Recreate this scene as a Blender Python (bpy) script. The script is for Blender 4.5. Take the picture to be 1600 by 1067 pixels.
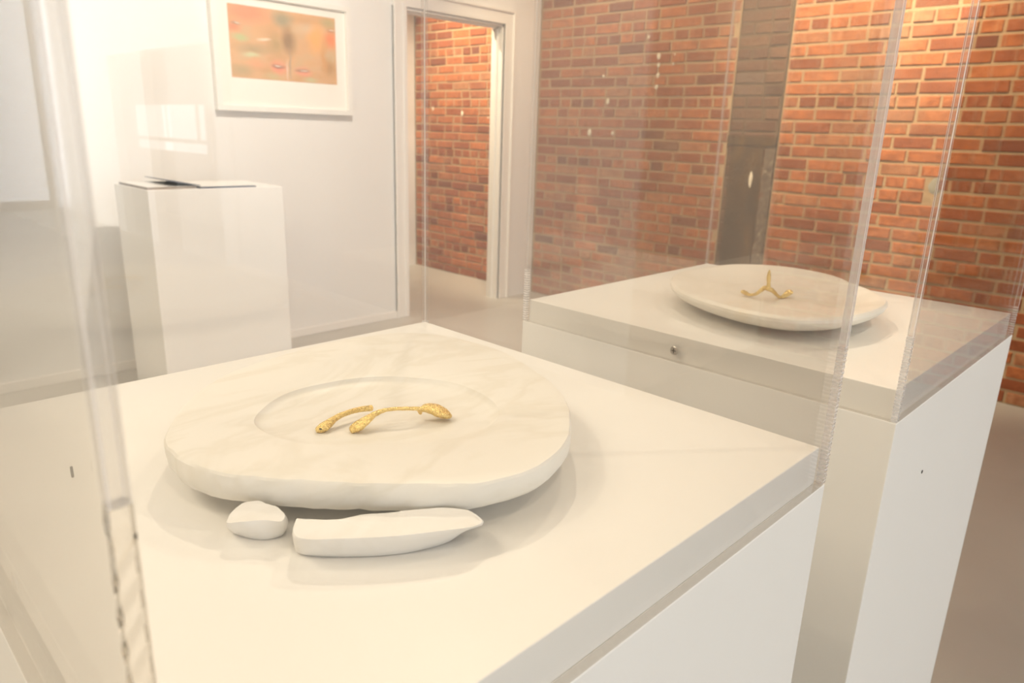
import bpy, bmesh, math, random
from mathutils import Vector, Matrix, noise

random.seed(7)
S = bpy.context.scene
COL = S.collection
for o in list(bpy.data.objects):
    bpy.data.objects.remove(o)

# ------------------------------------------------------------------ camera
F_PX, H_CAM = 1124.21, 0.23416          # z = 0 is the top of the display plinths
RIGHT = Vector((0.71077, 0.70274, 0.03101))
DOWN = Vector((0.21914, -0.17931, -0.95908))
FWD = Vector((-0.66842, 0.68848, -0.28145))
cd = bpy.data.cameras.new('camera')
cam = bpy.data.objects.new('camera', cd)
COL.objects.link(cam)
m = Matrix.Identity(4)
for i in range(3):
    m[i][0], m[i][1], m[i][2] = RIGHT[i], -DOWN[i], -FWD[i]
m[2][3] = H_CAM
cam.matrix_world = m
cd.sensor_width = 36.0
cd.lens = F_PX / 1600 * 36.0
cd.clip_start = 0.01
cd.dof.use_dof = True
cd.dof.focus_distance = 0.56
cd.dof.aperture_fstop = 12.0
S.camera = cam
S.view_settings.view_transform = 'Standard'
S.view_settings.look = 'None'
S.view_settings.exposure = 0.0
S.view_settings.gamma = 1.0
S.view_settings.use_curve_mapping = False
S.cycles.transparent_max_bounces = 40
S.cycles.max_bounces = 24
S.cycles.diffuse_bounces = 5
S.cycles.glossy_bounces = 8
S.cycles.transmission_bounces = 16
S.cycles.sample_clamp_indirect = 6.0

# ------------------------------------------------------------------ world and lights
w = bpy.data.worlds.new('room_world')
S.world = w
w.use_nodes = True
w.node_tree.nodes['Background'].inputs[0].default_value = (1, 0.9, 0.78, 1)
w.node_tree.nodes['Background'].inputs[1].default_value = 0.05


def spot(name, loc, target, watts, colour, size=70, blend=0.5, radius=0.03):
    l = bpy.data.lights.new(name, 'SPOT')
    l.energy, l.color, l.spot_size, l.spot_blend, l.shadow_soft_size = watts, colour, math.radians(size), blend, radius
    o = bpy.data.objects.new(name, l)
    COL.objects.link(o)
    o.location = loc
    o.rotation_euler = (Vector(target) - Vector(loc)).to_track_quat('-Z', 'Y').to_euler()
    return o


def area(name, loc, target, watts, colour, sx, sy):
    l = bpy.data.lights.new(name, 'AREA')
    l.shape = 'RECTANGLE'
    l.energy, l.color, l.size, l.size_y = watts, colour, sx, sy
    o = bpy.data.objects.new(name, l)
    COL.objects.link(o)
    o.location = loc
    o.rotation_euler = (Vector(target) - Vector(loc)).to_track_quat('-Z', 'Y').to_euler()
    return o


WARM = (1.0, 0.91, 0.79)
LAMP = (1.0, 0.83, 0.57)
DAY = (0.86, 0.95, 1.06)
CREAM = (1.0, 0.86, 0.65)
CEIL = 2.05
# track spotlights
spot('track_spot_back_left', (-1.55, 1.35, 1.95), (-0.44, 0.3, 0), 51.5, CREAM, 60, 0.6, 0.02)
spot('track_spot_right', (0.75, -0.15, 1.95), (-0.44, 0.35, 0), 31.0, CREAM, 60, 0.6, 0.02)
spot('track_spot_left', (-1.5, -0.7, 1.95), (-0.44, 0.35, 0), 28.5, CREAM, 60, 0.6, 0.02)
spot('track_spot_second_back', (-1.3, 2.3, 1.95), (-0.44, 1.0, 0), 47.8, CREAM, 55, 0.6, 0.02)
spot('track_spot_second_right', (0.7, 1.7, 1.95), (-0.44, 1.0, 0), 36.8, CREAM, 55, 0.6, 0.02)
spot('wall_washer', (-1.5, 3.3, 1.95), (-1.5, 4.38, 0.95), 360.0, LAMP, 80, 0.8)
spot('wall_washer_left', (-3.2, 3.2, 1.95), (-3.2, 4.38, 0.2), 115.0, LAMP, 100, 0.8)
spot('picture_spot', (-1.9, 1.6, 1.95), (-4.05, 1.9, -0.15), 235.0, WARM, 110, 1.0)
spot('next_room_spot', (-4.75, 3.3, 1.95), (-4.7, 4.38, 0.75), 370.0, LAMP, 78, 0.8)
# general light: added unseen fill panels under the ceiling, and daylight from the shop front
area('fill_near', (-1.6, -1.2, CEIL - 0.02), (-1.6, -1.2, -1), 52.0, CREAM, 2.5, 1.2)
area('fill_right', (3.6, 1.0, CEIL - 0.02), (3.6, 1.0, -1), 34.0, WARM, 3.0, 2.4)
spot('fill_far_left', (-6.2, -0.9, 1.95), (-6.8, -1.6, -1.0), 180, WARM, 130, 0.9)  # added unseen fill for the far left of the room
area('shop_front_daylight', (10.8, 0.45, 0.40), (0, 0.45, 0.0), 220.0, DAY, 4.8, 2.7)
spot('fill_right_wall', (5.2, 1.4, 1.95), (6.6, 2.93, 0.0), 24.0, WARM, 110, 0.9)  # added fill, brightens the right wall for its reflection in the cover

# ------------------------------------------------------------------ materials


class NT:
    def __init__(self, name):
        self.m = bpy.data.materials.new(name)
        self.m.use_nodes = True
        self.t = self.m.node_tree
        self.t.nodes.clear()
        self.out = self.n('ShaderNodeOutputMaterial')

    def n(self, typ, **kw):
        nd = self.t.nodes.new(typ)
        for k, v in kw.items():
            setattr(nd, k, v)
        return nd

    def l(self, a, b):
        self.t.links.new(a, b)

    def val(self, sock, v):
        if hasattr(v, 'is_linked') or isinstance(v, bpy.types.NodeSocket):
            self.l(v, sock)
        else:
            sock.default_value = v

    def mix(self, f, a, b):
        nd = self.n('ShaderNodeMix', data_type='RGBA')
        self.val(nd.inputs[0], f)
        self.val(nd.inputs[6], a if not isinstance(a, tuple) else (*a, 1)[:4])
        self.val(nd.inputs[7], b if not isinstance(b, tuple) else (*b, 1)[:4])
        return nd.outputs[2]

    def math(self, op, a, b=0.0, clamp=False):
        nd = self.n('ShaderNodeMath', operation=op, use_clamp=clamp)
        self.val(nd.inputs[0], a)
        self.val(nd.inputs[1], b)
        return nd.outputs[0]

    def ramp(self, f, stops):
        nd = self.n('ShaderNodeValToRGB')
        el = nd.color_ramp.elements
        while len(el) < len(stops):
            el.new(0.5)
        for e, (p, c) in zip(el, stops):
            e.position = p
            e.color = (*c, 1) if len(c) == 3 else c
        self.l(f, nd.inputs[0])
        return nd.outputs[0]

    def noise(self, scale, detail=4, rough=0.55, coord='Object', dist=0.0, stretch=None):
        tc = self.n('ShaderNodeTexCoord')
        src = tc.outputs[coord]
        if stretch:
            mp = self.n('ShaderNodeMapping')
            mp.inputs['Scale'].default_value = stretch
            self.l(src, mp.inputs[0])
            src = mp.outputs[0]
        nd = self.n('ShaderNodeTexNoise')
        self.l(src, nd.inputs['Vector'])
        nd.inputs['Scale'].default_value = scale
        nd.inputs['Detail'].default_value = detail
        nd.inputs['Roughness'].default_value = rough
        nd.inputs['Distortion'].default_value = dist
        return nd.outputs['Fac']

    def bsdf(self, col, rough=0.5, metal=0.0, spec=0.5, bump=None, bstr=0.2, bdist=0.001, sss=0.0, sss_r=(0.02, 0.015, 0.01)):
        b = self.n('ShaderNodeBsdfPrincipled')
        self.val(b.inputs['Base Color'], col if not isinstance(col, tuple) else (*col, 1)[:4])
        self.val(b.inputs['Roughness'], rough)
        b.inputs['Metallic'].default_value = metal
        b.inputs['Specular IOR Level'].default_value = spec
        if sss:
            b.inputs['Subsurface Weight'].default_value = sss
            b.inputs['Subsurface Radius'].default_value = sss_r
            b.inputs['Subsurface Scale'].default_value = 1.0
        if bump is not None:
            bp = self.n('ShaderNodeBump')
            bp.inputs['Strength'].default_value = bstr
            bp.inputs['Distance'].default_value = bdist
            self.l(bump, bp.inputs['Height'])
            self.l(bp.outputs[0], b.inputs['Normal'])
        self.l(b.outputs[0], self.out.inputs[0])
        return self.m


def mat_paint(name, col, rough=0.55, var=0.03, bstr=0.15):
    t = NT(name)
    n1 = t.noise(2.5, 5)
    n2 = t.noise(140, 3)
    c = t.mix(n1, tuple(max(0, x - var) for x in col), tuple(min(1, x + var * 0.6) for x in col))
    return t.bsdf(c, rough, bump=n2, bstr=bstr, bdist=0.0006)


def mat_plain(name, col, rough=0.5, metal=0.0):
    t = NT(name)
    n1 = t.noise(60, 3)
    return t.bsdf(t.mix(n1, tuple(x * 0.9 for x in col), tuple(min(1, x * 1.06) for x in col)), rough, metal)


M_WALL = mat_paint('wall_paint', (0.83, 0.815, 0.785), 0.6)
M_CEIL = mat_paint('ceiling_paint', (0.80, 0.79, 0.77), 0.7)
M_TRIM = mat_paint('trim_gloss', (0.86, 0.83, 0.78), 0.35, 0.015, 0.05)
M_PLINTH = mat_paint('plinth_paint', (0.84, 0.83, 0.805), 0.45, 0.02, 0.12)
M_FRAME = mat_paint('frame_white', (0.86, 0.84, 0.79), 0.4, 0.01, 0.05)
M_MAT = mat_paint('passepartout', (0.88, 0.85, 0.78), 0.8, 0.01, 0.05)
M_DARK = mat_plain('dark_hole', (0.03, 0.028, 0.025), 0.6)
M_STEEL = mat_plain('screw_steel', (0.55, 0.53, 0.5), 0.3, 1.0)
M_PAPER = mat_paint('paper', (0.80, 0.79, 0.76), 0.7, 0.02, 0.02)
M_NAVY = mat_plain('navy_cover', (0.05, 0.07, 0.13), 0.35)
M_GREYC = mat_plain('grey_cover', (0.33, 0.31, 0.29), 0.45)


def mk_floor():
    t = NT('polished_concrete')
    n1 = t.noise(0.9, 6, 0.6, dist=0.4)
    n2 = t.noise(9, 5, 0.6)
    c = t.mix(t.math('MULTIPLY', n2, 0.5), t.ramp(n1, [(0.3, (0.50, 0.48, 0.44)), (0.7, (0.58, 0.56, 0.515))]), (0.54, 0.52, 0.475))
    r = t.math('ADD', t.math('MULTIPLY', n2, 0.2), 0.28)
    return t.bsdf(c, r, spec=0.45, bump=n2, bstr=0.06, bdist=0.002)


M_FLOOR = mk_floor()


def mk_marble(name, base, vein, scale):
    t = NT(name)
    n1 = t.noise(scale, 6, 0.62, dist=1.6, stretch=(1, 0.45, 1))
    n2 = t.noise(scale * 5, 5, 0.6)
    v = t.ramp(n1, [(0.0, base), (0.46, base), (0.53, vein), (0.6, base), (1.0, base)])
    c = t.mix(t.math('MULTIPLY', n2, 0.35), v, tuple(x * 0.97 for x in base))
    return t.bsdf(c, 0.42, spec=0.45, bump=t.noise(160, 4), bstr=0.25, bdist=0.0006, sss=0.0)


M_MARBLE = mk_marble('white_marble', (0.81, 0.79, 0.74), (0.75, 0.72, 0.65), 9)
M_MARBLE2 = mk_marble('cream_marble', (0.82, 0.79, 0.73), (0.76, 0.73, 0.66), 12)
M_CHALK = mk_marble('broken_marble', (0.84, 0.83, 0.81), (0.81, 0.795, 0.765), 14)


def mk_gold():
    t = NT('textured_gold')
    n1 = t.noise(420, 4, 0.6)
    n2 = t.noise(900, 3, 0.6, stretch=(1, 1, 1))
    c = t.mix(n1, (0.76, 0.53, 0.17), (0.96, 0.77, 0.36))
    return t.bsdf(c, t.math('ADD', t.math('MULTIPLY', n2, 0.22), 0.17), 1.0, bump=n1, bstr=1.0, bdist=0.0016)


M_GOLD = mk_gold()


def mk_acrylic():
    t = NT('clear_acrylic')
    geo = t.n('ShaderNodeNewGeometry')
    ior = t.math('ADD', t.math('MULTIPLY', geo.outputs['Backfacing'], 1 / 1.49 - 1.49), 1.49)
    fr = t.n('ShaderNodeFresnel')
    t.l(ior, fr.inputs['IOR'])
    tr = t.n('ShaderNodeBsdfTransparent')
    tr.inputs[0].default_value = (0.992, 0.989, 0.984, 1)
    gl = t.n('ShaderNodeBsdfGlossy')
    gl.inputs['Roughness'].default_value = 0.0
    gl.inputs['Color'].default_value = (1, 1, 1, 1)
    mx = t.n('ShaderNodeMixShader')
    t.l(fr.outputs[0], mx.inputs[0])
    t.l(tr.outputs[0], mx.inputs[1])
    t.l(gl.outputs[0], mx.inputs[2])
    t.l(mx.outputs[0], t.out.inputs[0])
    return t.m


def mk_edge_glass():
    t = NT('acrylic_saw_cut')
    g = t.n('ShaderNodeBsdfGlass')
    g.inputs['IOR'].default_value = 1.49
    g.inputs['Roughness'].default_value = 0.02
    g.inputs['Color'].default_value = (0.99, 0.98, 0.965, 1)
    t.l(g.outputs[0], t.out.inputs[0])
    return t.m


def mk_joint(name, lo, var, pitch_mm=0):
    """glued satin-cut corner: partly clear, partly scattering"""
    t = NT(name)
    geo = t.n('ShaderNodeNewGeometry')
    ior = t.math('ADD', t.math('MULTIPLY', geo.outputs['Backfacing'], 1 / 1.49 - 1.49), 1.49)
    fr = t.n('ShaderNodeFresnel')
    t.l(ior, fr.inputs['IOR'])
    tr = t.n('ShaderNodeBsdfTransparent')
    tr.inputs[0].default_value = (0.97, 0.965, 0.96, 1)
    df = t.n('ShaderNodeBsdfTranslucent')
    df.inputs[0].default_value = (0.9, 0.89, 0.9, 1)
    d2 = t.n('ShaderNodeBsdfDiffuse')
    d2.inputs[0].default_value = (0.9, 0.89, 0.9, 1)
    ms = t.n('ShaderNodeMixShader')
    ms.inputs[0].default_value = 0.5
    t.l(df.outputs[0], ms.inputs[1])
    t.l(d2.outputs[0], ms.inputs[2])
    gr = t.noise(420, 3, stretch=(1, 1, 0.05))
    if pitch_mm:
        n1 = t.noise(260, 3, stretch=(0.4, 0.4, 1))
        tc = t.n('ShaderNodeTexCoord')
        sx = t.n('ShaderNodeSeparateXYZ')
        t.l(tc.outputs['Object'], sx.inputs[0])
        ph = t.math('ADD', t.math('MULTIPLY', sx.outputs[2], 2000 * math.pi / pitch_mm), t.math('MULTIPLY', n1, 7.0))
        gr = t.math('POWER', t.math('ADD', t.math('MULTIPLY', t.math('SINE', ph), 0.5), 0.5), 2.0)
    m1 = t.n('ShaderNodeMixShader')
    t.l(t.math('ADD', t.math('MULTIPLY', gr, var), lo), m1.inputs[0])
    t.l(tr.outputs[0], m1.inputs[1])
    t.l(ms.outputs[0], m1.inputs[2])
    gl = t.n('ShaderNodeBsdfGlossy')
    gl.inputs['Roughness'].default_value = 0.05
    m2 = t.n('ShaderNodeMixShader')
    t.l(fr.outputs[0], m2.inputs[0])
    t.l(m1.outputs[0], m2.inputs[1])
    t.l(gl.outputs[0], m2.inputs[2])
    t.l(m2.outputs[0], t.out.inputs[0])
    return t.m


M_JOINT = mk_joint('acrylic_clear_joint', 0.02, 0.10)
M_HAZE = mk_joint('acrylic_joint_painted_haze', 0.36, 0.2)  # paleness that comes from the viewing angle, put into the scatter
M_SAW = mk_joint('acrylic_saw_marks_glints', 0.3, 0.7, 3.4)  # saw marks, with their caustic sparkle put in as pale stripes
M_ARRIS_GLINT = mk_joint('acrylic_arris_glint', 0.6, 0.2)  # edge glint put into the chamfers as a pale scattering colour
M_ACR = mk_acrylic()
M_EDGE = mk_edge_glass()


def mk_brick(name, lo, hi, dark, soot=0.0):
    t = NT(name)
    oi = t.n('ShaderNodeObjectInfo')
    geo = t.n('ShaderNodeNewGeometry')
    r = t.math('FRACT', t.math('ADD', oi.outputs['Random'], geo.outputs['Random Per Island']))
    tc = t.n('ShaderNodeTexCoord')
    c = t.ramp(r, [(0.0, dark), (0.1, tuple(x * 0.8 for x in lo)), (0.35, lo), (0.6, hi), (0.8, tuple(x * 1.12 for x in hi)), (0.9, (hi[0] * 0.95, hi[1] * 1.35, hi[2] * 1.9)), (1.0, lo)])
    # world-anchored grime so single bricks and joined bricks read alike
    nz = t.n('ShaderNodeTexNoise')
    t.l(geo.outputs['Position'], nz.inputs['Vector'])
    nz.inputs['Scale'].default_value = 30
    nz.inputs['Detail'].default_value = 6
    nz2 = t.n('ShaderNodeTexNoise')
    t.l(geo.outputs['Position'], nz2.inputs['Vector'])
    nz2.inputs['Scale'].default_value = 2.2
    nz2.inputs['Detail'].default_value = 4
    spots = t.ramp(nz.outputs['Fac'], [(0.35, (0, 0, 0)), (0.75, (1, 1, 1))])
    c = t.mix(t.math('MULTIPLY', spots, 0.7), c, tuple(x * 0.6 for x in lo))
    smear = t.ramp(nz2.outputs['Fac'], [(0.56, (0, 0, 0)), (0.78, (1, 1, 1))])
    c = t.mix(t.math('MULTIPLY', smear, 0.4), c, (0.46, 0.33, 0.22))
    if soot:
        c = t.mix(soot, c, (0.045, 0.028, 0.018))
    return t.bsdf(c, 0.85, spec=0.25, bump=nz.outputs['Fac'], bstr=0.9, bdist=0.007)


M_BRICK = mk_brick('red_brick', (0.36, 0.108, 0.045), (0.49, 0.165, 0.06), (0.19, 0.07, 0.045))
M_SOOT = mk_brick('sooty_brick', (0.30, 0.13, 0.075), (0.38, 0.19, 0.11), (0.16, 0.08, 0.055), 0.6)


def mk_mortar():
    t = NT('lime_mortar')
    n = t.noise(45, 6, 0.6)
    n2 = t.noise(3, 4)
    c = t.mix(n2, t.mix(n, (0.44, 0.30, 0.165), (0.58, 0.42, 0.25)), (0.40, 0.27, 0.165))
    return t.bsdf(c, 0.95, spec=0.1, bump=n, bstr=0.8, bdist=0.006)


M_MORTAR = mk_mortar()
M_SOOTMORTAR = mat_plain('sooty_mortar', (0.13, 0.085, 0.05), 0.95)


def mk_patch():
    t = NT('smeared_brown_render')
    n = t.noise(7, 7, 0.65, dist=0.8, stretch=(1, 1, 0.4))
    n2 = t.noise(60, 5)
    c = t.ramp(n, [(0.25, (0.025, 0.015, 0.009)), (0.48, (0.06, 0.034, 0.017)), (0.6, (0.12, 0.065, 0.024)), (0.68, (0.30, 0.15, 0.045)), (0.8, (0.30, 0.22, 0.15))])
    return t.bsdf(c, 0.9, spec=0.2, bump=n2, bstr=0.6, bdist=0.004)


M_PATCH = mk_patch()


def mk_plaster():
    t = NT('flaking_grey_plaster')
    n = t.noise(38, 6, 0.7)
    c = t.ramp(n, [(0.38, (0.06, 0.04, 0.03)), (0.55, (0.17, 0.125, 0.09)), (0.68, (0.42, 0.35, 0.27))])
    return t.bsdf(c, 0.9, spec=0.2, bump=n, bstr=0.8, bdist=0.005)


M_PLASTER = mk_plaster()
M_PLUG = mat_plain('white_filler', (0.82, 0.74, 0.60), 0.8)


def mk_art():
    t = NT('blurred_print')
    tc = t.n('ShaderNodeTexCoord')
    sp = t.n('ShaderNodeSeparateXYZ')
    t.l(tc.outputs['Generated'], sp.inputs[0])
    U, V = sp.outputs[1], sp.outputs[2]
    nz = t.n('ShaderNodeTexNoise')
    t.l(tc.outputs['Generated'], nz.inputs['Vector'])
    nz.inputs['Scale'].default_value = 4.0
    nz.inputs['Detail'].default_value = 3
    c = t.ramp(nz.outputs['Fac'], [(0.3, (0.62, 0.34, 0.15)), (0.5, (0.70, 0.40, 0.19)), (0.7, (0.62, 0.42, 0.22))])
    wob = t.math('MULTIPLY', t.math('SUBTRACT', nz.outputs['Fac'], 0.5), 0.12)
    U2, V2 = t.math('ADD', U, wob), t.math('ADD', V, wob)
    blobs = [  # u, v from the top, half width, half height, colour, strength
        (.16, .08, .30, .22, (.80, .30, .15), .9), (.05, .30, .10, .10, (.78, .27, .13), .8),
        (.10, .44, .10, .08, (.50, .52, .24), .9), (.20, .58, .22, .10, (.42, .30, .15), .6), (.19, .66, .10, .05, (.62, .62, .36), .8),
        (.48, .13, .13, .16, (.38, .31, .18), .9), (.53, .42, .10, .26, (.33, .19, .08), .9), (.40, .50, .10, .2, (.44, .30, .12), .6),
        (.74, .22, .2, .10, (.72, .58, .40), .5), (.80, .35, .12, .30, (.86, .42, .13), .9), (.92, .10, .12, .10, (.50, .38, .17), .8),
        (.95, .33, .10, .17, (.85, .26, .09), .9), (.93, .75, .10, .20, (.50, .27, .10), .8), (.88, .60, .05, .35, (.66, .30, .09), .6),
        (.42, .82, .11, .13, (.82, .29, .17), .9), (.66, .85, .10, .12, (.82, .31, .19), .9), (.22, .80, .12, .10, (.78, .36, .18), .6),
        (.08, .90, .14, .12, (.50, .35, .17), .8), (.36, .96, .12, .07, (.60, .45, .22), .8), (.72, .97, .1, .05, (.58, .52, .28), .8),
        (.535, .75, .012, .30, (.42, .30, .20), .8), (.505, .85, .012, .2, (.80, .64, .50), .7),
        (.42, .80, .085, .042, (.25, .12, .07), .85), (.66, .825, .085, .042, (.27, .15, .08), .85),
        (.07, .25, .06, .035, (.40, .24, .13), .8), (.95, .20, .06, .03, (.45, .18, .08), .8),
        (.42, .79, .05, .014, (.85, .72, .58), .9), (.67, .825, .05, .014, (.85, .74, .60), .9),
        (.08, .245, .04, .014, (.78, .68, .52), .9), (.30, .44, .07, .025, (.84, .70, .52), .9), (.955, .195, .05, .014, (.85, .70, .5), .9),
    ]
    for (u, v, ru, rv, col, st) in blobs:
        du = t.math('DIVIDE', t.math('SUBTRACT', U2, u), ru)
        dv = t.math('DIVIDE', t.math('SUBTRACT', V2, 1 - v), rv)
        d = t.math('SQRT', t.math('ADD', t.math('MULTIPLY', du, du), t.math('MULTIPLY', dv, dv)))
        f = t.math('MULTIPLY', t.math('SUBTRACT', 1.0, d, True), st * 1.5, True)
        c = t.mix(f, c, col)
    return t.bsdf(c, 0.7)


M_ART = mk_art()


def mk_lit(name, col, strength):
    t = NT(name)
    e = t.n('ShaderNodeEmission')
    n = t.noise(3, 2)
    t.l(t.mix(n, tuple(x * 0.85 for x in col), col), e.inputs[0])
    e.inputs[1].default_value = strength
    t.l(e.outputs[0], t.out.inputs[0])
    return t.m


M_DAYPANE = mk_lit('daylit_pane', (0.86, 0.93, 1.0), 2.2)

# ------------------------------------------------------------------ mesh helpers


def link(name, bm, mat, parent=None, smooth=False):
    me = bpy.data.meshes.new(name)
    bmesh.ops.recalc_face_normals(bm, faces=bm.faces)
    bm.to_mesh(me)
    bm.free()
    if smooth:
        for p in me.polygons:
            p.use_smooth = True
        me.set_sharp_from_angle(angle=math.radians(32))
    me.materials.append(mat)
    o = bpy.data.objects.new(name, me)
    COL.objects.link(o)
    if parent:
        o.parent = parent
        o.matrix_parent_inverse = Matrix.Translation(parent.location).inverted() if parent.type == 'EMPTY' else Matrix.Identity(4)
    return o


def add_box(bm, lo, hi, bevel=0.0):
    vs = [bm.verts.new((x, y, z)) for x in (lo[0], hi[0]) for y in (lo[1], hi[1]) for z in (lo[2], hi[2])]
    fs = [(0, 1, 3, 2), (4, 6, 7, 5), (0, 4, 5, 1), (2, 3, 7, 6), (0, 2, 6, 4), (1, 5, 7, 3)]
    faces = [bm.faces.new([vs[i] for i in f]) for f in fs]
    if bevel:
        ed = list({e for f in faces for e in f.edges})
        bmesh.ops.bevel(bm, geom=ed, offset=bevel, segments=2, affect='EDGES', profile=0.6)


def box(name, lo, hi, mat, parent=None, bevel=0.0):
    bm = bmesh.new()
    add_box(bm, lo, hi, bevel)
    return link(name, bm, mat, parent)


def boxes(name, lst, mat, parent=None, bevel=0.0):
    bm = bmesh.new()
    for lo, hi in lst:
        add_box(bm, lo, hi, bevel)
    return link(name, bm, mat, parent)


def loft(name, loops, mat, parent=None, smooth=True, cap=True):
    bm = bmesh.new()
    rows = [[bm.verts.new(p) for p in lp] for lp in loops]
    n = len(rows[0])
    for a, b in zip(rows, rows[1:]):
        for i in range(n):
            bm.faces.new((a[i], a[(i + 1) % n], b[(i + 1) % n], b[i]))
    if cap:
        bm.faces.new(list(reversed(rows[0])))
        bm.faces.new(rows[-1])
    return link(name, bm, mat, parent, smooth)


def thing(name, label, cat, loc, group=None):
    o = bpy.data.objects.new(name, None)
    COL.objects.link(o)
    o.location = loc
    o.empty_display_size = 0.05
    o['label'], o['category'] = label, cat
    if group:
        o['group'] = group
    bpy.context.view_layer.update()
    return o


def tag(o, label, cat, group=None):
    o['label'], o['category'] = label, cat
    if group:
        o['group'] = group
    return o


def struct(o):
    o['kind'] = 'structure'
    return o


def cyl(name, c, axis, r, h, mat, parent=None, n=20, dome=0.0):
    ax = Vector(axis).normalized()
    u = ax.orthogonal().normalized()
    v = ax.cross(u)
    prof = [(r, 0), (r, h * 0.6), (r * 0.8, h)] if dome else [(r, 0), (r, h)]
    loops = [[Vector(c) + ax * z + (u * math.cos(k * 2 * math.pi / n) + v * math.sin(k * 2 * math.pi / n)) * q for k in range(n)] for q, z in prof]
    return loft(name, loops, mat, parent, smooth=False)


# ------------------------------------------------------------------ setting
FL = -1.07
XW, YB = -4.048, 4.384          # white partition wall face (x) and brick wall face (y)
struct(box('floor', (-12.6, -2.6, FL - 0.1), (11.1, 5.0, FL), M_FLOOR))
struct(box('ceiling', (-12.6, -2.6, CEIL), (11.1, 5.0, CEIL + 0.1), M_CEIL))
DY0, DY1, DZ = 3.085, 3.976, 0.968
struct(boxes('wall_left', [((XW - 0.11, -0.35, FL), (XW, DY0, CEIL)), ((XW - 0.11, DY1, FL), (XW, YB - 0.01, CEIL)),
                           ((XW - 0.11, DY0, DZ), (XW, DY1, CEIL))], M_WALL))
struct(box('wall_front', (-12.6, -2.3, FL), (11.1, -2.2, CEIL), M_WALL))
struct(box('wall_far_left', (-12.6, -2.2, FL), (-12.5, 4.9, CEIL), M_WALL))
struct(box('wall_far_right', (11.0, -2.2, FL), (11.1, 4.9, CEIL), M_WALL))
struct(box('wall_next_room', (-5.75, 1.2, FL), (-5.62, YB, CEIL), M_WALL))
struct(box('wall_next_room_end', (-12.5, 1.1, FL), (XW - 0.11, 1.2, CEIL), M_WALL))
# white wall of the right-hand half of the room, with a doorway and a daylit window behind it
WX0, WX1 = 6.28, 7.93
struct(boxes('wall_right', [((1.65, 2.93, FL), (WX0, 3.03, CEIL)), ((WX1, 2.93, FL), (11.0, 3.03, CEIL)), ((WX0, 2.93, 0.9), (WX1, 3.03, CEIL)),
                            ((1.65, 3.03, FL), (1.75, YB, CEIL))], M_WALL))
wn = struct(boxes('window_1', [((8.85, 3.98, -0.30), (10.45, 4.02, -0.18)), ((8.85, 3.98, 0.42), (10.45, 4.02, 0.50)), ((8.85, 3.98, -0.18), (8.95, 4.02, 0.42)),
                               ((10.35, 3.98, -0.18), (10.45, 4.02, 0.42)), ((8.95, 3.98, -0.06), (10.35, 4.02, -0.01)), ((9.15, 3.98, -0.01), (9.22, 4.02, 0.42))], M_TRIM))
for x0, x1, z0, z1 in ((8.95, 10.35, -0.18, -0.06), (8.95, 9.15, -0.01, 0.42), (9.22, 10.35, -0.01, 0.42)):
    box('pane', (x0, 4.0, z0), (x1, 4.012, z1), M_DAYPANE, wn)
struct(box('wall_recess', (1.75, 4.03, FL), (11.0, 4.13, CEIL), M_WALL))

# door casing: moulded trim around the doorway
def casing(name, y0, y1, z0, z1, steps):
    return struct(boxes(name, [((XW, a, b), (XW + d, c, e)) for (a, c, b, e, d) in steps], M_TRIM, bevel=0.002))


CW = 0.105
casing('trim_1', 0, 0, 0, 0, [(DY1 + 0.004, DY1 + CW, FL, DZ + 0.004, 0.014), (DY1 + 0.004, DY1 + 0.03, FL, DZ + 0.004, 0.02), (DY1 + CW - 0.018, DY1 + CW, FL, DZ + CW, 0.026)])
casing('trim_2', 0, 0, 0, 0, [(DY0 - CW, DY0 - 0.004, FL, DZ + 0.004, 0.014), (DY0 - 0.03, DY0 - 0.004, FL, DZ + 0.004, 0.02), (DY0 - CW, DY0 - CW + 0.018, FL, DZ + CW, 0.026)])
casing('trim_3', 0, 0, 0, 0, [(DY0 - CW + 0.018, DY1 + CW - 0.018, DZ + 0.004, DZ + CW - 0.018, 0.014), (DY0 - 0.03, DY1 + 0.03, DZ + 0.004, DZ + 0.03, 0.02), (DY0 - CW + 0.018, DY1 + CW - 0.018, DZ + CW - 0.018, DZ + CW, 0.026)])
# jamb lining and stop of the doorway
struct(boxes('trim_4', [((XW - 0.112, DY1 - 0.012, FL), (XW + 0.002, DY1 + 0.003, DZ)), ((XW - 0.112, DY0 - 0.003, FL), (XW + 0.002, DY0 + 0.012, DZ)),
                        ((XW - 0.112, DY0, DZ - 0.012), (XW + 0.002, DY1, DZ + 0.003)),
                        ((XW - 0.075, DY1 - 0.024, FL), (XW - 0.045, DY1 - 0.012, DZ - 0.012)), ((XW - 0.075, DY0 + 0.012, FL), (XW - 0.045, DY0 + 0.024, DZ - 0.012)),
                        ((XW - 0.075, DY0 + 0.012, DZ - 0.024), (XW - 0.045, DY1 - 0.012, DZ - 0.012))], M_TRIM))
struct(box('baseboard_left', (XW, -0.35, FL), (XW + 0.014, DY0 - CW, FL + 0.05), M_TRIM, bevel=0.003))

# ------------------------------------------------------------------ brickwork
COURSE, BH, JT = 0.0706, 0.0585, 0.011
SX0, SX1 = -2.39, -2.05        # stained, slightly recessed strip of the wall


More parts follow.
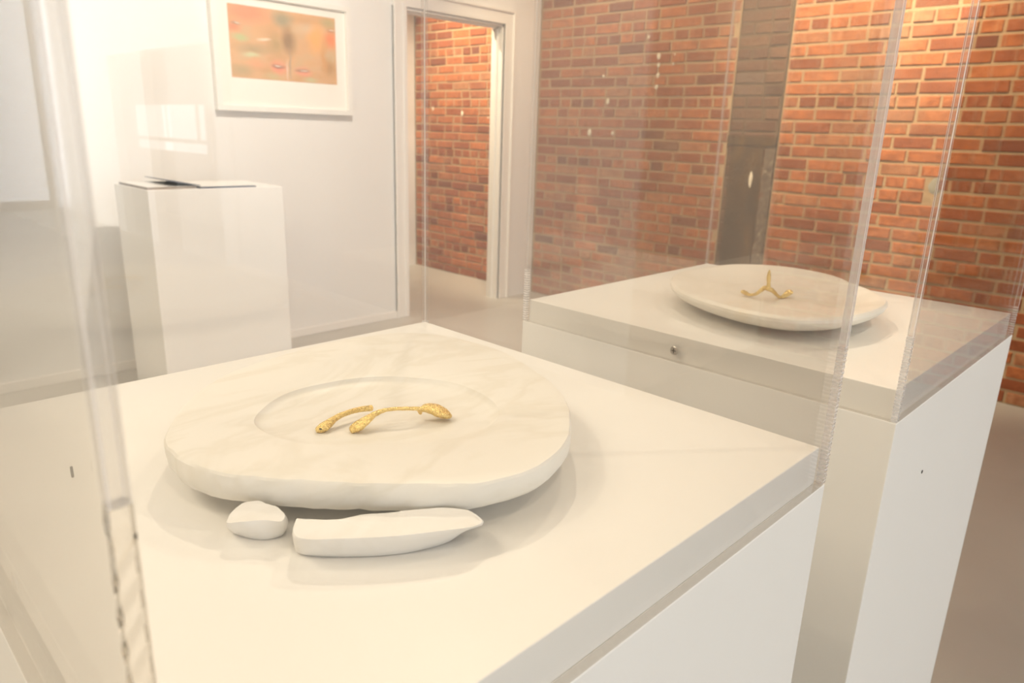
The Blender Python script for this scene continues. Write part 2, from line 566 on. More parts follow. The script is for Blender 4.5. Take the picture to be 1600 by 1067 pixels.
def brick_mesh(bm, cx, yf, cz, L, rnd, h=BH):
    """one brick with an uneven chipped front face; front at y = yf, built towards +y"""
    d = 0.016
    b = [bm.verts.new((cx + sx * L / 2, yf + 0.02, cz + sz * h / 2)) for sx, sz in ((-1, -1), (1, -1), (1, 1), (-1, 1))]
    e = [bm.verts.new((cx + sx * (L / 2 - rnd.uniform(0, .0025)), yf + 0.005 + rnd.uniform(-.001, .001), cz + sz * (h / 2 - rnd.uniform(0, .002)))) for sx, sz in ((-1, -1), (1, -1), (1, 1), (-1, 1))]
    f = [bm.verts.new((cx + sx * (L / 2 - rnd.uniform(.003, .008)), yf + rnd.uniform(-.002, .002), cz + sz * (h / 2 - rnd.uniform(.003, .006)))) for sx, sz in ((-1, -1), (1, -1), (1, 1), (-1, 1))]
    for p, q in ((b, e), (e, f)):
        for i in range(4):
            bm.faces.new((p[i], p[(i + 1) % 4], q[(i + 1) % 4], q[i]))
    bm.faces.new(f)


LIB = {}


def brick_variant(L, k, mat):
    key = (round(L, 3), k, mat.name)
    if key not in LIB:
        bm = bmesh.new()
        brick_mesh(bm, 0, 0, 0, L, random.Random(hash(key[:2]) & 0xffff))
        me = bpy.data.meshes.new('brick')
        bmesh.ops.recalc_face_normals(bm, faces=bm.faces)
        bm.to_mesh(me)
        bm.free()
        me.materials.append(mat)
        LIB[key] = me
    return LIB[key]


def project(p):
    q = Vector(p) - Vector((0, 0, H_CAM))
    zc = q.dot(FWD)
    if zc <= 0.05:
        return None
    return 800 + F_PX * q.dot(RIGHT) / zc, 533.5 + F_PX * q.dot(DOWN) / zc


def lay(x0, x1, z0, z1, yf, seed):
    rnd = random.Random(seed)
    out = []
    i = 0
    z = z0
    while z + COURSE <= z1:
        cz = z + JT / 2 + BH / 2 + rnd.uniform(-.0015, .0015)
        x = x0 - (0.11 if i % 2 else 0.0) + rnd.uniform(-.01, .01)
        header = i % 6 == 3
        while x < x1:
            L = 0.098 if (header or rnd.random() < 0.16) else rnd.choice((0.196, 0.203, 0.210))
            a, b = max(x, x0 + JT / 2), min(x + L, x1 - JT / 2)
            if b - a > 0.025:
                out.append(((a + b) / 2, yf + rnd.uniform(-.003, .003), cz, b - a))
            x += L + JT
        z += COURSE
        i += 1
    return out


def brick_wall(root, bricks, mat_of, limit=300):
    scored = []
    for b in bricks:
        c = (b[0], b[1], b[2])
        pr = project(c)
        vis = -1
        if pr and -20 < pr[0] < 1620 and -10 < pr[1] < 640:
            l, r = project((b[0] - b[3] / 2, b[1], b[2])), project((b[0] + b[3] / 2, b[1], b[2]))
            vis = math.hypot(r[0] - l[0], r[1] - l[1])
        scored.append((vis * (BH / (FWD.dot(Vector(c) - Vector((0, 0, H_CAM))))), b))
    scored.sort(key=lambda t: -t[0])
    single = [b for s, b in scored[:limit] if s > 0]
    rest = [b for s, b in scored[:limit] if s <= 0] + [b for s, b in scored[limit:]]
    for j, b in enumerate(single):
        Lq = round(b[3] / 0.004) * 0.004
        o = bpy.data.objects.new('brick', brick_variant(Lq, j % 3, mat_of(b)))
        COL.objects.link(o)
        o.location = (b[0], b[1], b[2])
        if j % 2:
            o.rotation_euler = (0, math.pi * 0, 0)
        o.parent = root
    by = {}
    for b in rest:
        by.setdefault(mat_of(b).name, (mat_of(b), []))[1].append(b)
    for mat, lst in by.values():
        bm = bmesh.new()
        r2 = random.Random(3)
        for b in lst:
            brick_mesh(bm, b[0], b[1], b[2], b[3], r2)
        o = link('brickwork', bm, mat, root)
        o['kind'] = 'stuff'


RECESS = 0.009
wall_back = struct(boxes('wall_back', [((XW - 0.12, YB + 0.006, FL), (SX0, YB + 0.3, CEIL)), ((SX1, YB + 0.006, FL), (1.75, YB + 0.3, CEIL)),
                                       ((SX0, YB + 0.06, FL), (SX1 - 0.014, YB + 0.3, CEIL)), ((SX1 - 0.014, YB + 0.12, FL), (SX1, YB + 0.3, CEIL))], M_MORTAR))
box('strip_mortar', (SX0, YB + 0.006 + RECESS, FL), (SX1 - 0.014, YB + 0.06, 1.9), M_SOOTMORTAR, wall_back)
HOLE = (-1.165, 0.012)
bl = lay(XW, SX0, FL, 1.42, YB, 1) + lay(SX1, 1.64, FL, 1.42, YB, 2)
clean = []
for b in bl:                                # two courses have a chunk missing beside each other
    lo, hi = b[0] - b[3] / 2, b[0] + b[3] / 2
    if abs(b[2] - HOLE[1]) < 0.065 and lo < HOLE[0] + 0.032 and hi > HOLE[0] - 0.032:
        for p, q in ((lo, HOLE[0] - 0.032), (HOLE[0] + 0.032, hi)):
            if q - p > 0.025:
                clean.append(((p + q) / 2, b[1], b[2], q - p))
    else:
        clean.append(b)
strip_b = [b for b in lay(SX0, SX1 - 0.012, FL, 1.42, YB + RECESS, 5)]
soot_ids = {(b[0], b[2]) for b in strip_b}
brick_wall(wall_back, clean + strip_b, lambda b: M_SOOT if (b[0], b[2]) in soot_ids else M_BRICK)
wall_far = struct(box('wall_beyond_doorway', (-5.62, YB + 0.006, FL), (XW - 0.12, YB + 0.3, CEIL), M_MORTAR))
brick_wall(wall_far, lay(-5.61, XW - 0.13, FL, 1.42, YB, 9), lambda b: M_BRICK)


def rough_slab(name, x0, x1, z0, z1, y0, y1, mat, parent, n=14, amp=0.006, seed=1):
    """slab with a ragged outline and an uneven face"""
    bm = bmesh.new()
    g = []
    for j in range(n + 1):
        row = []
        for i in range(5):
            x = x0 + (x1 - x0) * i / 4
            z = z0 + (z1 - z0) * j / n
            k = noise.noise((x * 9 + seed, z * 9, seed))
            if i in (0, 4) or j in (0, n):
                x += amp * k * 1.5
                z += amp * k
            row.append((bm.verts.new((x, y0 + 0.004 * k, z)), bm.verts.new((x, y1, z))))
        g.append(row)
    for j in range(n):
        for i in range(4):
            bm.faces.new((g[j][i][0], g[j][i + 1][0], g[j + 1][i + 1][0], g[j + 1][i][0]))
    for j in range(n):
        for i in (0, 4):
            bm.faces.new((g[j][i][0], g[j + 1][i][0], g[j + 1][i][1], g[j][i][1]))
    for i in range(4):
        for j in (0, n):
            bm.faces.new((g[j][i][0], g[j][i + 1][0], g[j][i + 1][1], g[j][i][1]))
    return link(name, bm, mat, parent)


o = rough_slab('render_patch', -2.355, -2.135, -0.98, 0.185, YB + 0.004, YB + 0.03, M_PATCH, wall_back, seed=2)
o['label'] = 'smeared dark brown render patch'
o = rough_slab('plaster_patch', -2.128, -2.058, -0.95, 0.20, YB + 0.006, YB + 0.03, M_PLASTER, wall_back, seed=5)
o['label'] = 'flaking grey plaster strip'
o = rough_slab('lintel', -2.385, -2.06, 0.192, 0.245, YB - 0.004, YB + 0.03, M_PATCH, wall_back, n=2, amp=0.002, seed=7)
o['label'] = 'dark brown lintel stub'


def blob(name, c, rx, ry, rz, mat, parent, seed, sub=2, amp=0.25, freq=1.3):
    bm = bmesh.new()
    bmesh.ops.create_icosphere(bm, subdivisions=sub, radius=1)
    for v in bm.verts:
        k = 1 + amp * noise.noise(v.co * freq + Vector((seed * 3.1, seed, 0)))
        v.co = Vector((c[0] + v.co.x * rx * k, c[1] + v.co.y * ry * k, c[2] + v.co.z * rz * k))
    return link(name, bm, mat, parent, True)


for k, (x, z, s) in enumerate([(-2.96, .744, .016), (-2.957, .687, .012), (-2.957, .622, .014), (-2.96, .548, .013), (-3.367, .458, .016), (-3.521, .236, .019),
                               (-3.307, .237, .012), (-2.844, .691, .008), (-3.055, .869, .009), (-2.835, .75, .007), (-3.42, .63, .010)]):
    o = blob('filler_plug', (x, YB - 0.002, z), s * 1.05, 0.006, s * 1.4, M_PLUG, wall_back, k, 1)
o = blob('filler_plug', (-2.20, YB + 0.004, -.02), .012, .006, .05, M_PLUG, wall_back, 21, 2)
for k, (x, z, s) in enumerate([(-4.95, .36, .02), (-5.35, .40, .016), (-4.62, .33, .008), (-4.42, .30, .008)]):
    blob('filler_plug', (x, YB - 0.002, z), s * 0.8, 0.005, s * 1.3, M_PLUG, wall_far, k + 30, 1)
M_GREYLUMP = mat_plain('grey_mortar_lump', (0.33, 0.31, 0.25), 0.9)
blob('mortar_lump', (HOLE[0] + 0.02, YB + 0.008, HOLE[1] + 0.005), .035, .006, .05, M_GREYLUMP, wall_back, 44, 2)

# ------------------------------------------------------------------ plinths and acrylic covers
T = 0.006
SK = 0.031      # how far the cover drops below the plinth top
VT = 0.50       # top of the cover


def plinth(x1, y1, label, nail=None, fleck=None):
    x0, y0 = x1 - 0.5, y1 - 0.5
    t = thing('plinth', label, 'plinth', ((x0 + x1) / 2, (y0 + y1) / 2, FL), 'white display plinths under clear covers')
    box('body', (x0 - T, y0 - T, FL), (x1 + T, y1 + T, -SK - 0.0008), M_PLINTH, t, bevel=0.0012)
    box('top_block', (x0 + 0.0006, y0 + 0.0006, -SK - 0.0008), (x1 - 0.0006, y1 - 0.0006, 0), M_PLINTH, t, bevel=0.001)
    if fleck:
        o = box('dark_fleck', fleck, (fleck[0] + 0.0016, fleck[1] + 0.0016, 0.008), M_DARK, t, bevel=0.0004)
    if nail:
        cyl('nail_hole', (x1 + T, nail[0], nail[1]), (1, 0, 0), 0.0022, 0.0006, M_DARK, t, 10)
    return t


def ridge_loops(xa, ya, sx, sy, z0, z1, pitch, slant):
    """saw-marked acrylic corner: its section steps in and out along the height, slanting across the corner"""
    n = max(2, int((z1 - z0) / pitch * 2))
    lp = []
    rnd = random.Random(int(abs(xa * 977 + ya * 331)))
    for k in range(n + 1):
        z = z0 + (z1 - z0) * k / n
        d = (0.0 if k % 2 else 0.0004) + rnd.uniform(0, .0002)
        q = [(0, 0), (T - d, 0), (T - d, T - d), (0, T - d)]
        dz = slant * pitch if 2 < k < n - 2 else 0
        lp.append([(xa + sx * u, ya + sy * v, z + dz * w_) for (u, v), w_ in zip(q, (0, 1, 0, -1))])
    return lp


def cover(x1, y1, label, marks, haze_corner=None):
    x0, y0 = x1 - 0.5, y1 - 0.5
    t = thing('display_cover', label, 'display cover', ((x0 + x1) / 2, (y0 + y1) / 2, -SK), 'clear acrylic covers on the plinths')
    g = 0.0002
    zb = -SK
    # four side panes, a lid, and the glued corners where the cut edges show
    for lo, hi in (((x0, y0 - T, zb), (x1, y0, VT)), ((x0, y1, zb), (x1, y1 + T, VT)), ((x0 - T, y0, zb), (x0, y1, VT)), ((x1, y0, zb), (x1 + T, y1, VT))):
        box('side_pane', lo, hi, M_ACR, t)
    box('lid', (x0 - T, y0 - T, VT + g), (x1 + T, y1 + T, VT + T), M_ACR, t)
    for xa, sx in ((x0 - g, -1), (x1 + g, 1)):
        for ya, sy in ((y0 - g, -1), (y1 + g, 1)):
            zr, pitch, slant = marks[(sx, sy)]
            e, h, k = 0.0004, T - g, 0.0008
            sec = [(e, 0), (h - e, 0), (h, e), (h, h - k), (h - k, h), (e, h), (0, h - e), (0, e)]
            lp = [[(xa + sx * u, ya + sy * v, z) for u, v in sec] for z in (zr + g, VT)]
            c = loft('corner_joint', lp, M_HAZE if (sx, sy) == haze_corner else M_JOINT, t, smooth=False)
            c.data.materials.append(M_ARRIS_GLINT)
            for p in c.data.polygons:
                if p.area < 0.0012 * (VT - zr):
                    p.material_index = 1
            r = loft('saw_marked_edge', ridge_loops(xa, ya, sx, sy, zb, zr, pitch, slant), M_EDGE if pitch > 0.01 else M_SAW, c, smooth=False)
    # the cut lower rim of the panes
    for lo, hi in (((x0, y0 - T + g, zb - 0.0006), (x1, y0 - g, zb - g)), ((x0, y1 + g, zb - 0.0006), (x1, y1 + T - g, zb - g)),
                   ((x0 - T + g, y0, zb - 0.0006), (x0 - g, y1, zb - g)), ((x1 + g, y0, zb - 0.0006), (x1 + T - g, y1, zb - g))):
        box('lower_rim', lo, hi, M_JOINT, t)
    xm = (x0 + x1) / 2
    for yy, s in ((y0 - T, -1), (y1 + T, 1)):
        sc = cyl('screw', (xm, yy, -0.017), (0, s, 0), 0.0055, 0.0016, M_STEEL, t, 24, dome=1)
        boxes('cross_slot', [((xm - 0.003, yy + s * 0.0012, -0.0176), (xm + 0.003, yy + s * 0.0019, -0.0164)),
                             ((xm - 0.0006, yy + s * 0.0012, -0.020), (xm + 0.0006, yy + s * 0.0019, -0.014))], M_DARK, sc)
    return t


P1X, P1Y = -0.1895, 0.5515
P2X, P2Y = -0.1930, 1.2467
plinth(P1X, P1Y, 'white plinth in front carrying the broken marble platter', fleck=(-0.5170, 0.1090, 0.0))
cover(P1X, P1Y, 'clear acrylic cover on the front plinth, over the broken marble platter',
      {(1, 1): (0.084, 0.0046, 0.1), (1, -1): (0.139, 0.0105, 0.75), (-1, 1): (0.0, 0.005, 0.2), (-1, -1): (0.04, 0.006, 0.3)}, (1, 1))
plinth(P2X, P2Y, 'white plinth behind, with a tiny nail hole, carrying the oval marble dish', nail=(0.882, -0.131))
cover(P2X, P2Y, 'clear acrylic cover on the plinth behind, over the oval marble dish',
      {(1, 1): (0.01, 0.005, 0.2), (1, -1): (0.057, 0.0085, 0.5), (-1, 1): (0.0, 0.005, 0.2), (-1, -1): (0.044, 0.0045, 0.1)})

# ------------------------------------------------------------------ marble platter on the front plinth


def polar(pts, c, n):
    """closed outline -> radius at n even angles, smoothed"""
    an = sorted((math.atan2(y - c[1], x - c[0]), math.hypot(x - c[0], y - c[1])) for x, y in pts)
    an = [(a - 2 * math.pi, r) for a, r in an] + an + [(a + 2 * math.pi, r) for a, r in an]
    out = []
    for k in range(n):
        th = -math.pi + 2 * math.pi * k / n
        j = max(i for i in range(len(an) - 2) if an[i][0] <= th)
        (a0, r0), (a1, r1), (a2, r2), (a3, r3) = an[j - 1], an[j], an[j + 1], an[j + 2]
        t = (th - a1) / (a2 - a1)
        m1 = (r2 - r0) / (a2 - a0) * (a2 - a1)
        m2 = (r3 - r1) / (a3 - a1) * (a2 - a1)
        h = (2 * t**3 - 3 * t**2 + 1) * r1 + (t**3 - 2 * t**2 + t) * m1 + (-2 * t**3 + 3 * t**2) * r2 + (t**3 - t**2) * m2
        out.append(h)
    return out


N = 120
C1 = (-0.425, 0.300)
rim = [(-.4588, .1519), (-.4931, .1700), (-.5275, .1974), (-.5613, .2429), (-.5808, .3059), (-.5849, .3841), (-.5621, .4381), (-.4922, .4622), (-.4082, .4460),
       (-.3538, .4221), (-.3124, .3868), (-.2848, .3494), (-.2712, .3001), (-.2790, .2669), (-.3034, .2356), (-.3326, .2067), (-.3672, .1765), (-.3947, .1581), (-.4211, .1500)]
ring = [(-.4519, .2106), (-.4751, .2297), (-.4909, .2565), (-.4913, .2968), (-.4597, .3511), (-.4304, .3685), (-.3932, .3703), (-.3530, .3512), (-.3391, .3140), (-.3488, .2821), (-.3764, .2447), (-.4131, .2138)]
R1 = polar(rim, C1, N)
R2 = polar(ring, C1, N)
ANG = [-math.pi + 2 * math.pi * k / N for k in range(N)]


def broken(th):  # 1 along the broken front edge, 0 elsewhere
    d = (th - (-0.98) + math.pi) % (2 * math.pi) - math.pi
    return max(0.0, min(1.0, (0.85 - abs(d)) / 0.2))


def plate_loop(f_rim, f_ring, mixv, z, undercut=False, jit=0.0):
    lp = []
    for k, th in enumerate(ANG):
        fr = f_rim
        b = broken(th)
        if undercut:
            fr = f_rim + (0.985 - f_rim) * b * 0.9
        r = R1[k] * fr * (1 - mixv) + R2[k] * f_ring * mixv
        e = noise.noise((math.cos(th) * 3, math.sin(th) * 3, z * 60))
        e2 = noise.noise((math.cos(th) * 14, math.sin(th) * 14, z * 90 + 5))
        r += jit * (e * 0.0012 + e2 * (0.0008 + 0.0016 * b))
        lp.append((C1[0] + r * math.cos(th), C1[1] + r * math.sin(th), z + jit * 0.0005 * e))
    return lp


pl = thing('platter', 'round white marble platter with a broken front edge and sunken centre', 'platter', (C1[0], C1[1], 0))
loft('platter_slab', [
    plate_loop(0.60, 1, 0, 0.0002), plate_loop(0.66, 1, 0, 0.0012), plate_loop(0.80, 1, 0, 0.0080), plate_loop(0.91, 1, 0, 0.0122, False, .6),
    plate_loop(0.965, 1, 0, 0.0148, True, 1), plate_loop(0.985, 1, 0, 0.0165, True, 1), plate_loop(1.000, 1, 0, 0.0200, False, 1), plate_loop(1.002, 1, 0, 0.0260, False, 1), plate_loop(1.000, 1, 0, 0.0318, False, 1), plate_loop(0.992, 1, 0, 0.0333, False, 1),
    plate_loop(0.975, 1, 0, 0.0337, False, .6), plate_loop(0.92, 1, 0, 0.0337), plate_loop(1, 1.25, 0.6, 0.0330), plate_loop(1, 1.05, 1, 0.0325), plate_loop(1, 1.010, 1, 0.0318), plate_loop(1, 0.990, 1, 0.0296),
    plate_loop(1, 0.95, 1, 0.0280), plate_loop(1, 0.80, 1, 0.0268), plate_loop(1, 0.5, 1, 0.0258), plate_loop(1, 0.02, 1, 0.0256)], M_MARBLE, pl)

# ------------------------------------------------------------------ broken pieces lying in front of the platter


def smooth_loft(name, loops, mat, parent, sub=2, crease=None):
    o = loft(name, loops, mat, parent)
    md = o.modifiers.new('sub', 'SUBSURF')
    md.levels = md.render_levels = sub
    return o




def closed_curve(pts, per):
    """closed Catmull-Rom through points of any dimension"""
    n, out = len(pts), []
    for i in range(n):
        p0, p1, p2, p3 = pts[i - 1], pts[i], pts[(i + 1) % n], pts[(i + 2) % n]
        for s in range(per):
            t = s / per
            out.append(Vector([0.5 * ((2 * b) + (-a + c) * t + (2 * a - 5 * b + 4 * c - d) * t * t + (-a + 3 * b - 3 * c + d) * t**3) for a, b, c, d in zip(p0, p1, p2, p3)]))
    return out


def chunk(name, top, bot, per, bulge, rough, back=None, seed=0.0):
    """broken stone: flat top outline, smaller foot outline, uneven broken sides"""
    tp, bt = closed_curve(top, per), closed_curve(bot, per)
    n = len(tp)
    cen = sum(tp, Vector()) / n
    lps = []
    for t, inset in ((0.0, 0.94), (0.06, 1.0), (0.25, 1.0), (0.45, 1.0), (0.65, 1.0), (0.82, 1.0), (0.94, 0.998), (1.0, 0.988), (1.0, 0.955)):
        lp = []
        for i in range(n):
            p = bt[i].lerp(tp[i], min(t, 1.0))
            out = Vector((p.x - cen.x, p.y - cen.y, 0))
            p = Vector((cen.x + out.x * inset, cen.y + out.y * inset, p.z))
            if 0 < t < 1:
                p += out.normalized() * bulge * math.sin(math.pi * t)
            k = noise.noise(p * 110 + Vector((seed, 0, 0))) * rough + noise.noise(p * 320) * rough * 0.4
            p += out.normalized() * k
            p.z = max(0.0003, p.z + k * 0.5 * (1 if t > 0 else 0))
            lp.append(tuple(p))
        lps.append(lp)
    return loft(name, lps, M_CHALK, None, smooth=True)


TZ = 0.0185
LT = [(-.3414, .1790), (-.3418, .1862), (-.3282, .1989), (-.3233, .2110), (-.3182, .2232), (-.3086, .2396), (-.2975, .2553), (-.2880, .2624), (-.2791, .2620),
      (-.2700, .2590), (-.2675, .2489), (-.2736, .2350), (-.2881, .2102), (-.3053, .1884), (-.3240, .1708)]
LTZ = [.0178, .0182, .0188, .0192, .0195, .0197, .0197, .0195, .0188, .0165, .0180, .0186, .0186, .0182, .0176]
for k in range(1, 9):
    e = .0058 if k in (4, 5, 6, 7) else .0036
    LT[k] = (LT[k][0] + e, LT[k][1] - e * .94)
LB = [(-.3456, .1815, 0), (-.3430, .1880, 0), (-.3300, .1995, 0), (-.3250, .2115, 0), (-.3200, .2235, 0), (-.3110, .2400, 0), (-.3000, .2560, 0), (-.2920, .2640, .004), (-.2850, .2650, .008),
      (-.2750, .2632, .010), (-.2840, .2560, .004), (-.2865, .2425, 0), (-.2950, .2190, 0), (-.3120, .1955, 0), (-.3330, .1768, 0)]
o = chunk('marble_fragment', [(x, y, z) for (x, y), z in zip(LT, LTZ)], LB, 7, 0.0004, 0.0005)
o.location = (0.0022, -0.0022, 0)
tag(o, 'long curved broken marble piece lying in front of the platter', 'fragment', 'pieces broken off the platter')
ST = [(-.3680, .1495), (-.3750, .1603), (-.3701, .1690), (-.3612, .1745), (-.3513, .1765), (-.3449, .1718), (-.3534, .1640), (-.3605, .1546)]
STZ = [.0150, .0185, .0200, .0190, .0180, .0165, .0165, .0160]
SB = [(-.3800, .1575), (-.3830, .1650), (-.3770, .1730), (-.3680, .1790), (-.3605, .1805), (-.3555, .1763), (-.3590, .1660), (-.3710, .1590)]
o = chunk('marble_fragment', [(x, y, z) for (x, y), z in zip(ST, STZ)], [(x, y, 0) for x, y in SB], 5, 0.0016, 0.0011, seed=4.0)
tag(o, 'small lumpy broken marble piece left of the long one', 'fragment', 'pieces broken off the platter')

# ------------------------------------------------------------------ oval dish on the plinth behind
C2 = (-0.43, 0.985)
rim2 = [(-.5612, .9075), (-.5869, .9709), (-.5856, 1.0453), (-.5649, 1.1128), (-.5283, 1.1537), (-.4665, 1.1623), (-.4193, 1.1470), (-.3790, 1.1120), (-.3479, 1.0900),
        (-.3213, 1.0600), (-.2955, 1.0193), (-.2865, .9630), (-.2914, .9002), (-.3094, .8488), (-.3407, .8144), (-.3853, .8068), (-.4436, .8177), (-.5024, .8443)]
R3 = polar(rim2, C2, N)


def dish_loop(f, z):
    lp = []
    for k, th in enumerate(ANG):
        e = noise.noise((math.cos(th) * 2.2, math.sin(th) * 2.2, 3.3))
        r = R3[k] * f * (1 + 0.006 * e * f)
        lp.append((C2[0] + r * math.cos(th), C2[1] + r * math.sin(th), z + 0.0015 * e * min(1, z * 60)))
    return lp


ds = thing('marble_dish', 'oval cream marble dish on the plinth behind', 'dish', (C2[0], C2[1], 0))
loft('dish_slab', [dish_loop(.50, .0002), dish_loop(.58, .0012), dish_loop(.74, .0055), dish_loop(.86, .0110), dish_loop(.94, .0165), dish_loop(.985, .0220), dish_loop(1.0, .0265),
                   dish_loop(.997, .0300), dish_loop(.98, .0322), dish_loop(.95, .0328), dish_loop(.90, .0318), dish_loop(.80, .0285), dish_loop(.65, .0255), dish_loop(.4, .0240), dish_loop(.02, .0236)], M_MARBLE2, ds)

# ------------------------------------------------------------------ gold wishbones


def sweep(name, path, parent, n=12, seg=6, mat=None):
    """path: (x, y, z, radius across, radius up, across-vector); smooth tube with oval sections"""
    pts = []
    m_ = len(path)
    for i in range(m_ - 1):
        p0, p1, p2, p3 = path[max(0, i - 1)], path[i], path[i + 1], path[min(m_ - 1, i + 2)]
        for s in range(seg):
            t = s / seg
            q = []
            for c in range(5):
                a, b, c_, d = p0[c], p1[c], p2[c], p3[c]
                q.append(0.5 * ((2 * b) + (-a + c_) * t + (2 * a - 5 * b + 4 * c_ - d) * t * t + (-a + 3 * b - 3 * c_ + d) * t**3))
            pts.append(q)
    pts.append(list(path[-1][:5]))
    loops = []
    for i, q in enumerate(pts):
        c = Vector(q[:3])
        a = Vector(pts[max(0, i - 1)][:3])
        b = Vector(pts[min(len(pts) - 1, i + 1)][:3])
        tan = (b - a).normalized()
        side = tan.cross(Vector((0, 0, 1)))
        if side.length < 0.2:
            side = Vector((0.71, 0.70, 0))
        side.normalize()
        up = side.cross(tan).normalized()
        lp = []
        for k in range(n):
            th = 2 * math.pi * k / n
            d = side * math.cos(th) * max(q[3], 0.0002) + up * math.sin(th) * max(q[4], 0.0002)
            p = c + d
            p += d.normalized() * 0.00030 * noise.noise(p * 900)
            lp.append(tuple(p))
        loops.append(lp)
    return loft(name, loops, mat or M_GOLD, parent, smooth=True)


g1 = sweep('wishbone_fragment', [
    (-0.4199, 0.2390, 0.0277, 0.0006, 0.0010), (-0.4201, 0.2409, 0.0285, 0.0032, 0.0024), (-0.4201, 0.2449, 0.0294, 0.0046, 0.0030),
    (-0.4214, 0.2503, 0.0307, 0.0036, 0.0028), (-0.4231, 0.2569, 0.0322, 0.0024, 0.0022), (-0.4237, 0.2638, 0.0332, 0.0021, 0.0020),
    (-0.4244, 0.2729, 0.0332, 0.0020, 0.0020), (-0.4240, 0.2803, 0.0327, 0.0022, 0.0021), (-0.4238, 0.2879, 0.0317, 0.0024, 0.0023)], None)
tag(g1, 'short snapped-off gold wishbone arm lying on the platter', 'wishbone', 'gold wishbone in two pieces on the platter')
pit = blob('dark_pit', (-0.4172, 0.2408, 0.0302), .0014, .0009, .0006, M_DARK, g1, 3, 1)
pit['label'] = 'dark pit in the flattened end'
t = thing('wishbone', 'longer arched gold wishbone piece with a leaf-like end, on the platter', 'wishbone', (-0.395, 0.29, 0.0257), 'gold wishbone in two pieces on the platter')
sweep('arm', [
    (-0.4039, 0.2574, 0.0269, 0.0010, 0.0010), (-0.4044, 0.2600, 0.0290, 0.0050, 0.0026), (-0.4036, 0.2642, 0.0312, 0.0060, 0.0030),
    (-0.4026, 0.2687, 0.0337, 0.0044, 0.0026), (-0.4029, 0.2766, 0.0362, 0.0022, 0.0020), (-0.4014, 0.2834, 0.0377, 0.0015, 0.0015),
    (-0.3976, 0.2905, 0.0382, 0.0014, 0.0014), (-0.3932, 0.2982, 0.0377, 0.0014, 0.0014), (-0.3902, 0.3051, 0.0367, 0.0015, 0.0015),
    (-0.3890, 0.3093, 0.0357, 0.0022, 0.0018)], t)
lf = sweep('leaf_end', [
    (-0.3892, 0.3074, 0.0357, 0.0016, 0.0016), (-0.3883, 0.3119, 0.0357, 0.0060, 0.0030), (-0.3862, 0.3166, 0.0345, 0.0080, 0.0036),
    (-0.3829, 0.3202, 0.0327, 0.0084, 0.0036), (-0.3798, 0.3241, 0.0304, 0.0064, 0.0030), (-0.3784, 0.3273, 0.0284, 0.0016, 0.0012)], t, n=18, seg=8)
lf['label'] = 'broad textured leaf-like end'
sweep('peg', [(-0.3914, 0.3070, 0.0352, 0.0017, 0.0017), (-0.3925, 0.3088, 0.0330, 0.0015, 0.0015), (-0.3935, 0.3103, 0.0310, 0.0014, 0.0014)], t)
t = thing('wishbone', 'whole gold wishbone standing on its two arms on the oval dish', 'wishbone', (-0.42, 0.926, 0.0240))
sweep('arm', [
    (-0.4199, 0.9257, 0.0398, 0.0033, 0.0032), (-0.4267, 0.9302, 0.0388, 0.0032, 0.0031), (-0.4297, 0.9242, 0.0348, 0.0026, 0.0025),
    (-0.4341, 0.9228, 0.0303, 0.0023, 0.0022), (-0.4408, 0.9256, 0.0273, 0.0022, 0.0021), (-0.4456, 0.9246, 0.0268, 0.0026, 0.0022),
    (-0.4505, 0.9247, 0.0283, 0.0048, 0.0028), (-0.4542, 0.9234, 0.0298, 0.0050, 0.0025), (-0.4558, 0.9235, 0.0303, 0.0015, 0.0015)], t)
sweep('arm', [
    (-0.4199, 0.9257, 0.0398, 0.0033, 0.0032), (-0.4169, 0.9301, 0.0378, 0.0031, 0.0030), (-0.4160, 0.9397, 0.0328, 0.0026, 0.0025),
    (-0.4145, 0.9466, 0.0278, 0.0023, 0.0022), (-0.4114, 0.9491, 0.0260, 0.0024, 0.0022), (-0.4094, 0.9548, 0.0268, 0.0033, 0.0028),
    (-0.4081, 0.9633, 0.0298, 0.0050, 0.0032), (-0.4066, 0.9672, 0.0323, 0.0059, 0.0032), (-0.4059, 0.9688, 0.0338, 0.0020, 0.0015)], t)
sweep('spine', [
    (-0.4198, 0.9260, 0.0385, 0.0042, 0.0037), (-0.4198, 0.9259, 0.0425, 0.0029, 0.0029), (-0.4200, 0.9258, 0.0475, 0.0024, 0.0028),
    (-0.4206, 0.9251, 0.0544, 0.0029, 0.0032), (-0.4207, 0.9250, 0.0597, 0.0023, 0.0028), (-0.4208, 0.9249, 0.0651, 0.0009, 0.0010)], t)

# ------------------------------------------------------------------ reception plinth with booklets
DT = -0.070
t = thing('reception_plinth', 'tall white plinth by the white wall holding two booklets', 'plinth', (-3.62, 1.5, FL))
box('body', (-3.83, 1.17, FL), (-3.40, 1.815, DT), M_PLINTH, t, bevel=0.003)


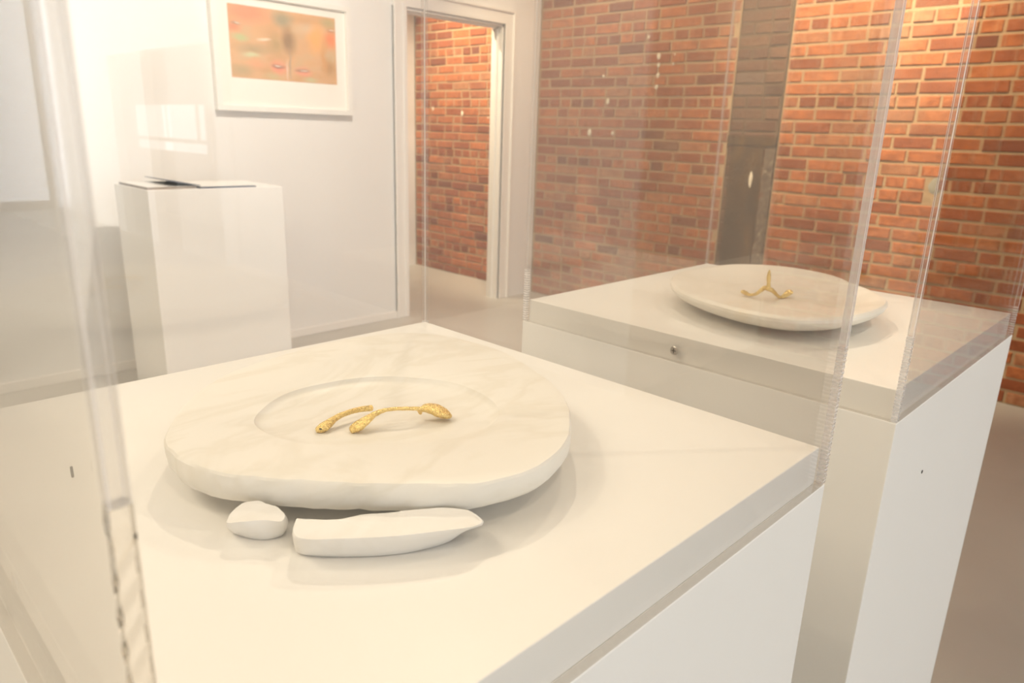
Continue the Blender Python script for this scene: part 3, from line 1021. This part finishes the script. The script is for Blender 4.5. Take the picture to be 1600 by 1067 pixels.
M_EDGEP = mat_paint('grey_page_edges', (0.36, 0.31, 0.27), 0.7, 0.05, 0.02)
t = thing('catalogue', 'pale booklet with grey page edges at the left end of the reception plinth', 'booklet', (-3.61, 1.295, DT))
box('pages', (-3.79, 1.18, DT), (-3.43, 1.40, DT + 0.011), M_EDGEP, t)
box('front_cover', (-3.792, 1.178, DT + 0.011), (-3.428, 1.402, DT + 0.0125), M_PAPER, t)
t = thing('catalogue', 'navy edged booklet with a lifted dark cover flap on the reception plinth', 'booklet', (-3.58, 1.55, DT))
box('back_cover', (-3.745, 1.41, DT), (-3.41, 1.68, DT + 0.005), M_NAVY, t)
box('pages', (-3.735, 1.417, DT + 0.005), (-3.423, 1.665, DT + 0.007), M_PAPER, t)
box('front_cover', (-3.74, 1.415, DT + 0.007), (-3.42, 1.67, DT + 0.009), M_PAPER, t)
bm = bmesh.new()
add_box(bm, (-3.74, -0.135, -0.0015), (-3.42, 0.0, 0.0015))
for v in bm.verts:
    v.co = Matrix.Translation((0, 1.415, DT + 0.0135)) @ Matrix.Rotation(-0.17, 4, 'X') @ v.co
link('cover_flap', bm, M_NAVY, t)

# ------------------------------------------------------------------ framed print on the white wall
PY0, PY1, PZ0, PZ1 = 1.788, 2.642, 0.290, 0.912
t = thing('framed_picture', 'white framed abstract print in peach and orange on the white wall', 'picture', (XW, (PY0 + PY1) / 2, PZ0))
FW, FD = 0.030, 0.045
for lo, hi in (((XW + 0.004, PY0, PZ0), (XW + FD, PY1, PZ0 + FW)), ((XW + 0.004, PY0, PZ1 - FW), (XW + FD, PY1, PZ1)),
               ((XW + 0.004, PY0, PZ0 + FW), (XW + FD, PY0 + FW, PZ1 - FW)), ((XW + 0.004, PY1 - FW, PZ0 + FW), (XW + FD, PY1, PZ1 - FW))):
    box('frame_rail', lo, hi, M_FRAME, t, bevel=0.002)
box('mount_board', (XW + 0.006, PY0 + FW * 0.8, PZ0 + FW * 0.8), (XW + 0.022, PY1 - FW * 0.8, PZ1 - FW * 0.8), M_MAT, t)
box('print', (XW + 0.0225, 1.888, 0.466), (XW + 0.0235, 2.546, 0.838), M_ART, t)
box('back_board', (XW + 0.0005, PY0 + 0.02, PZ0 + 0.02), (XW + 0.006, PY1 - 0.02, PZ1 - 0.02), M_MAT, t)
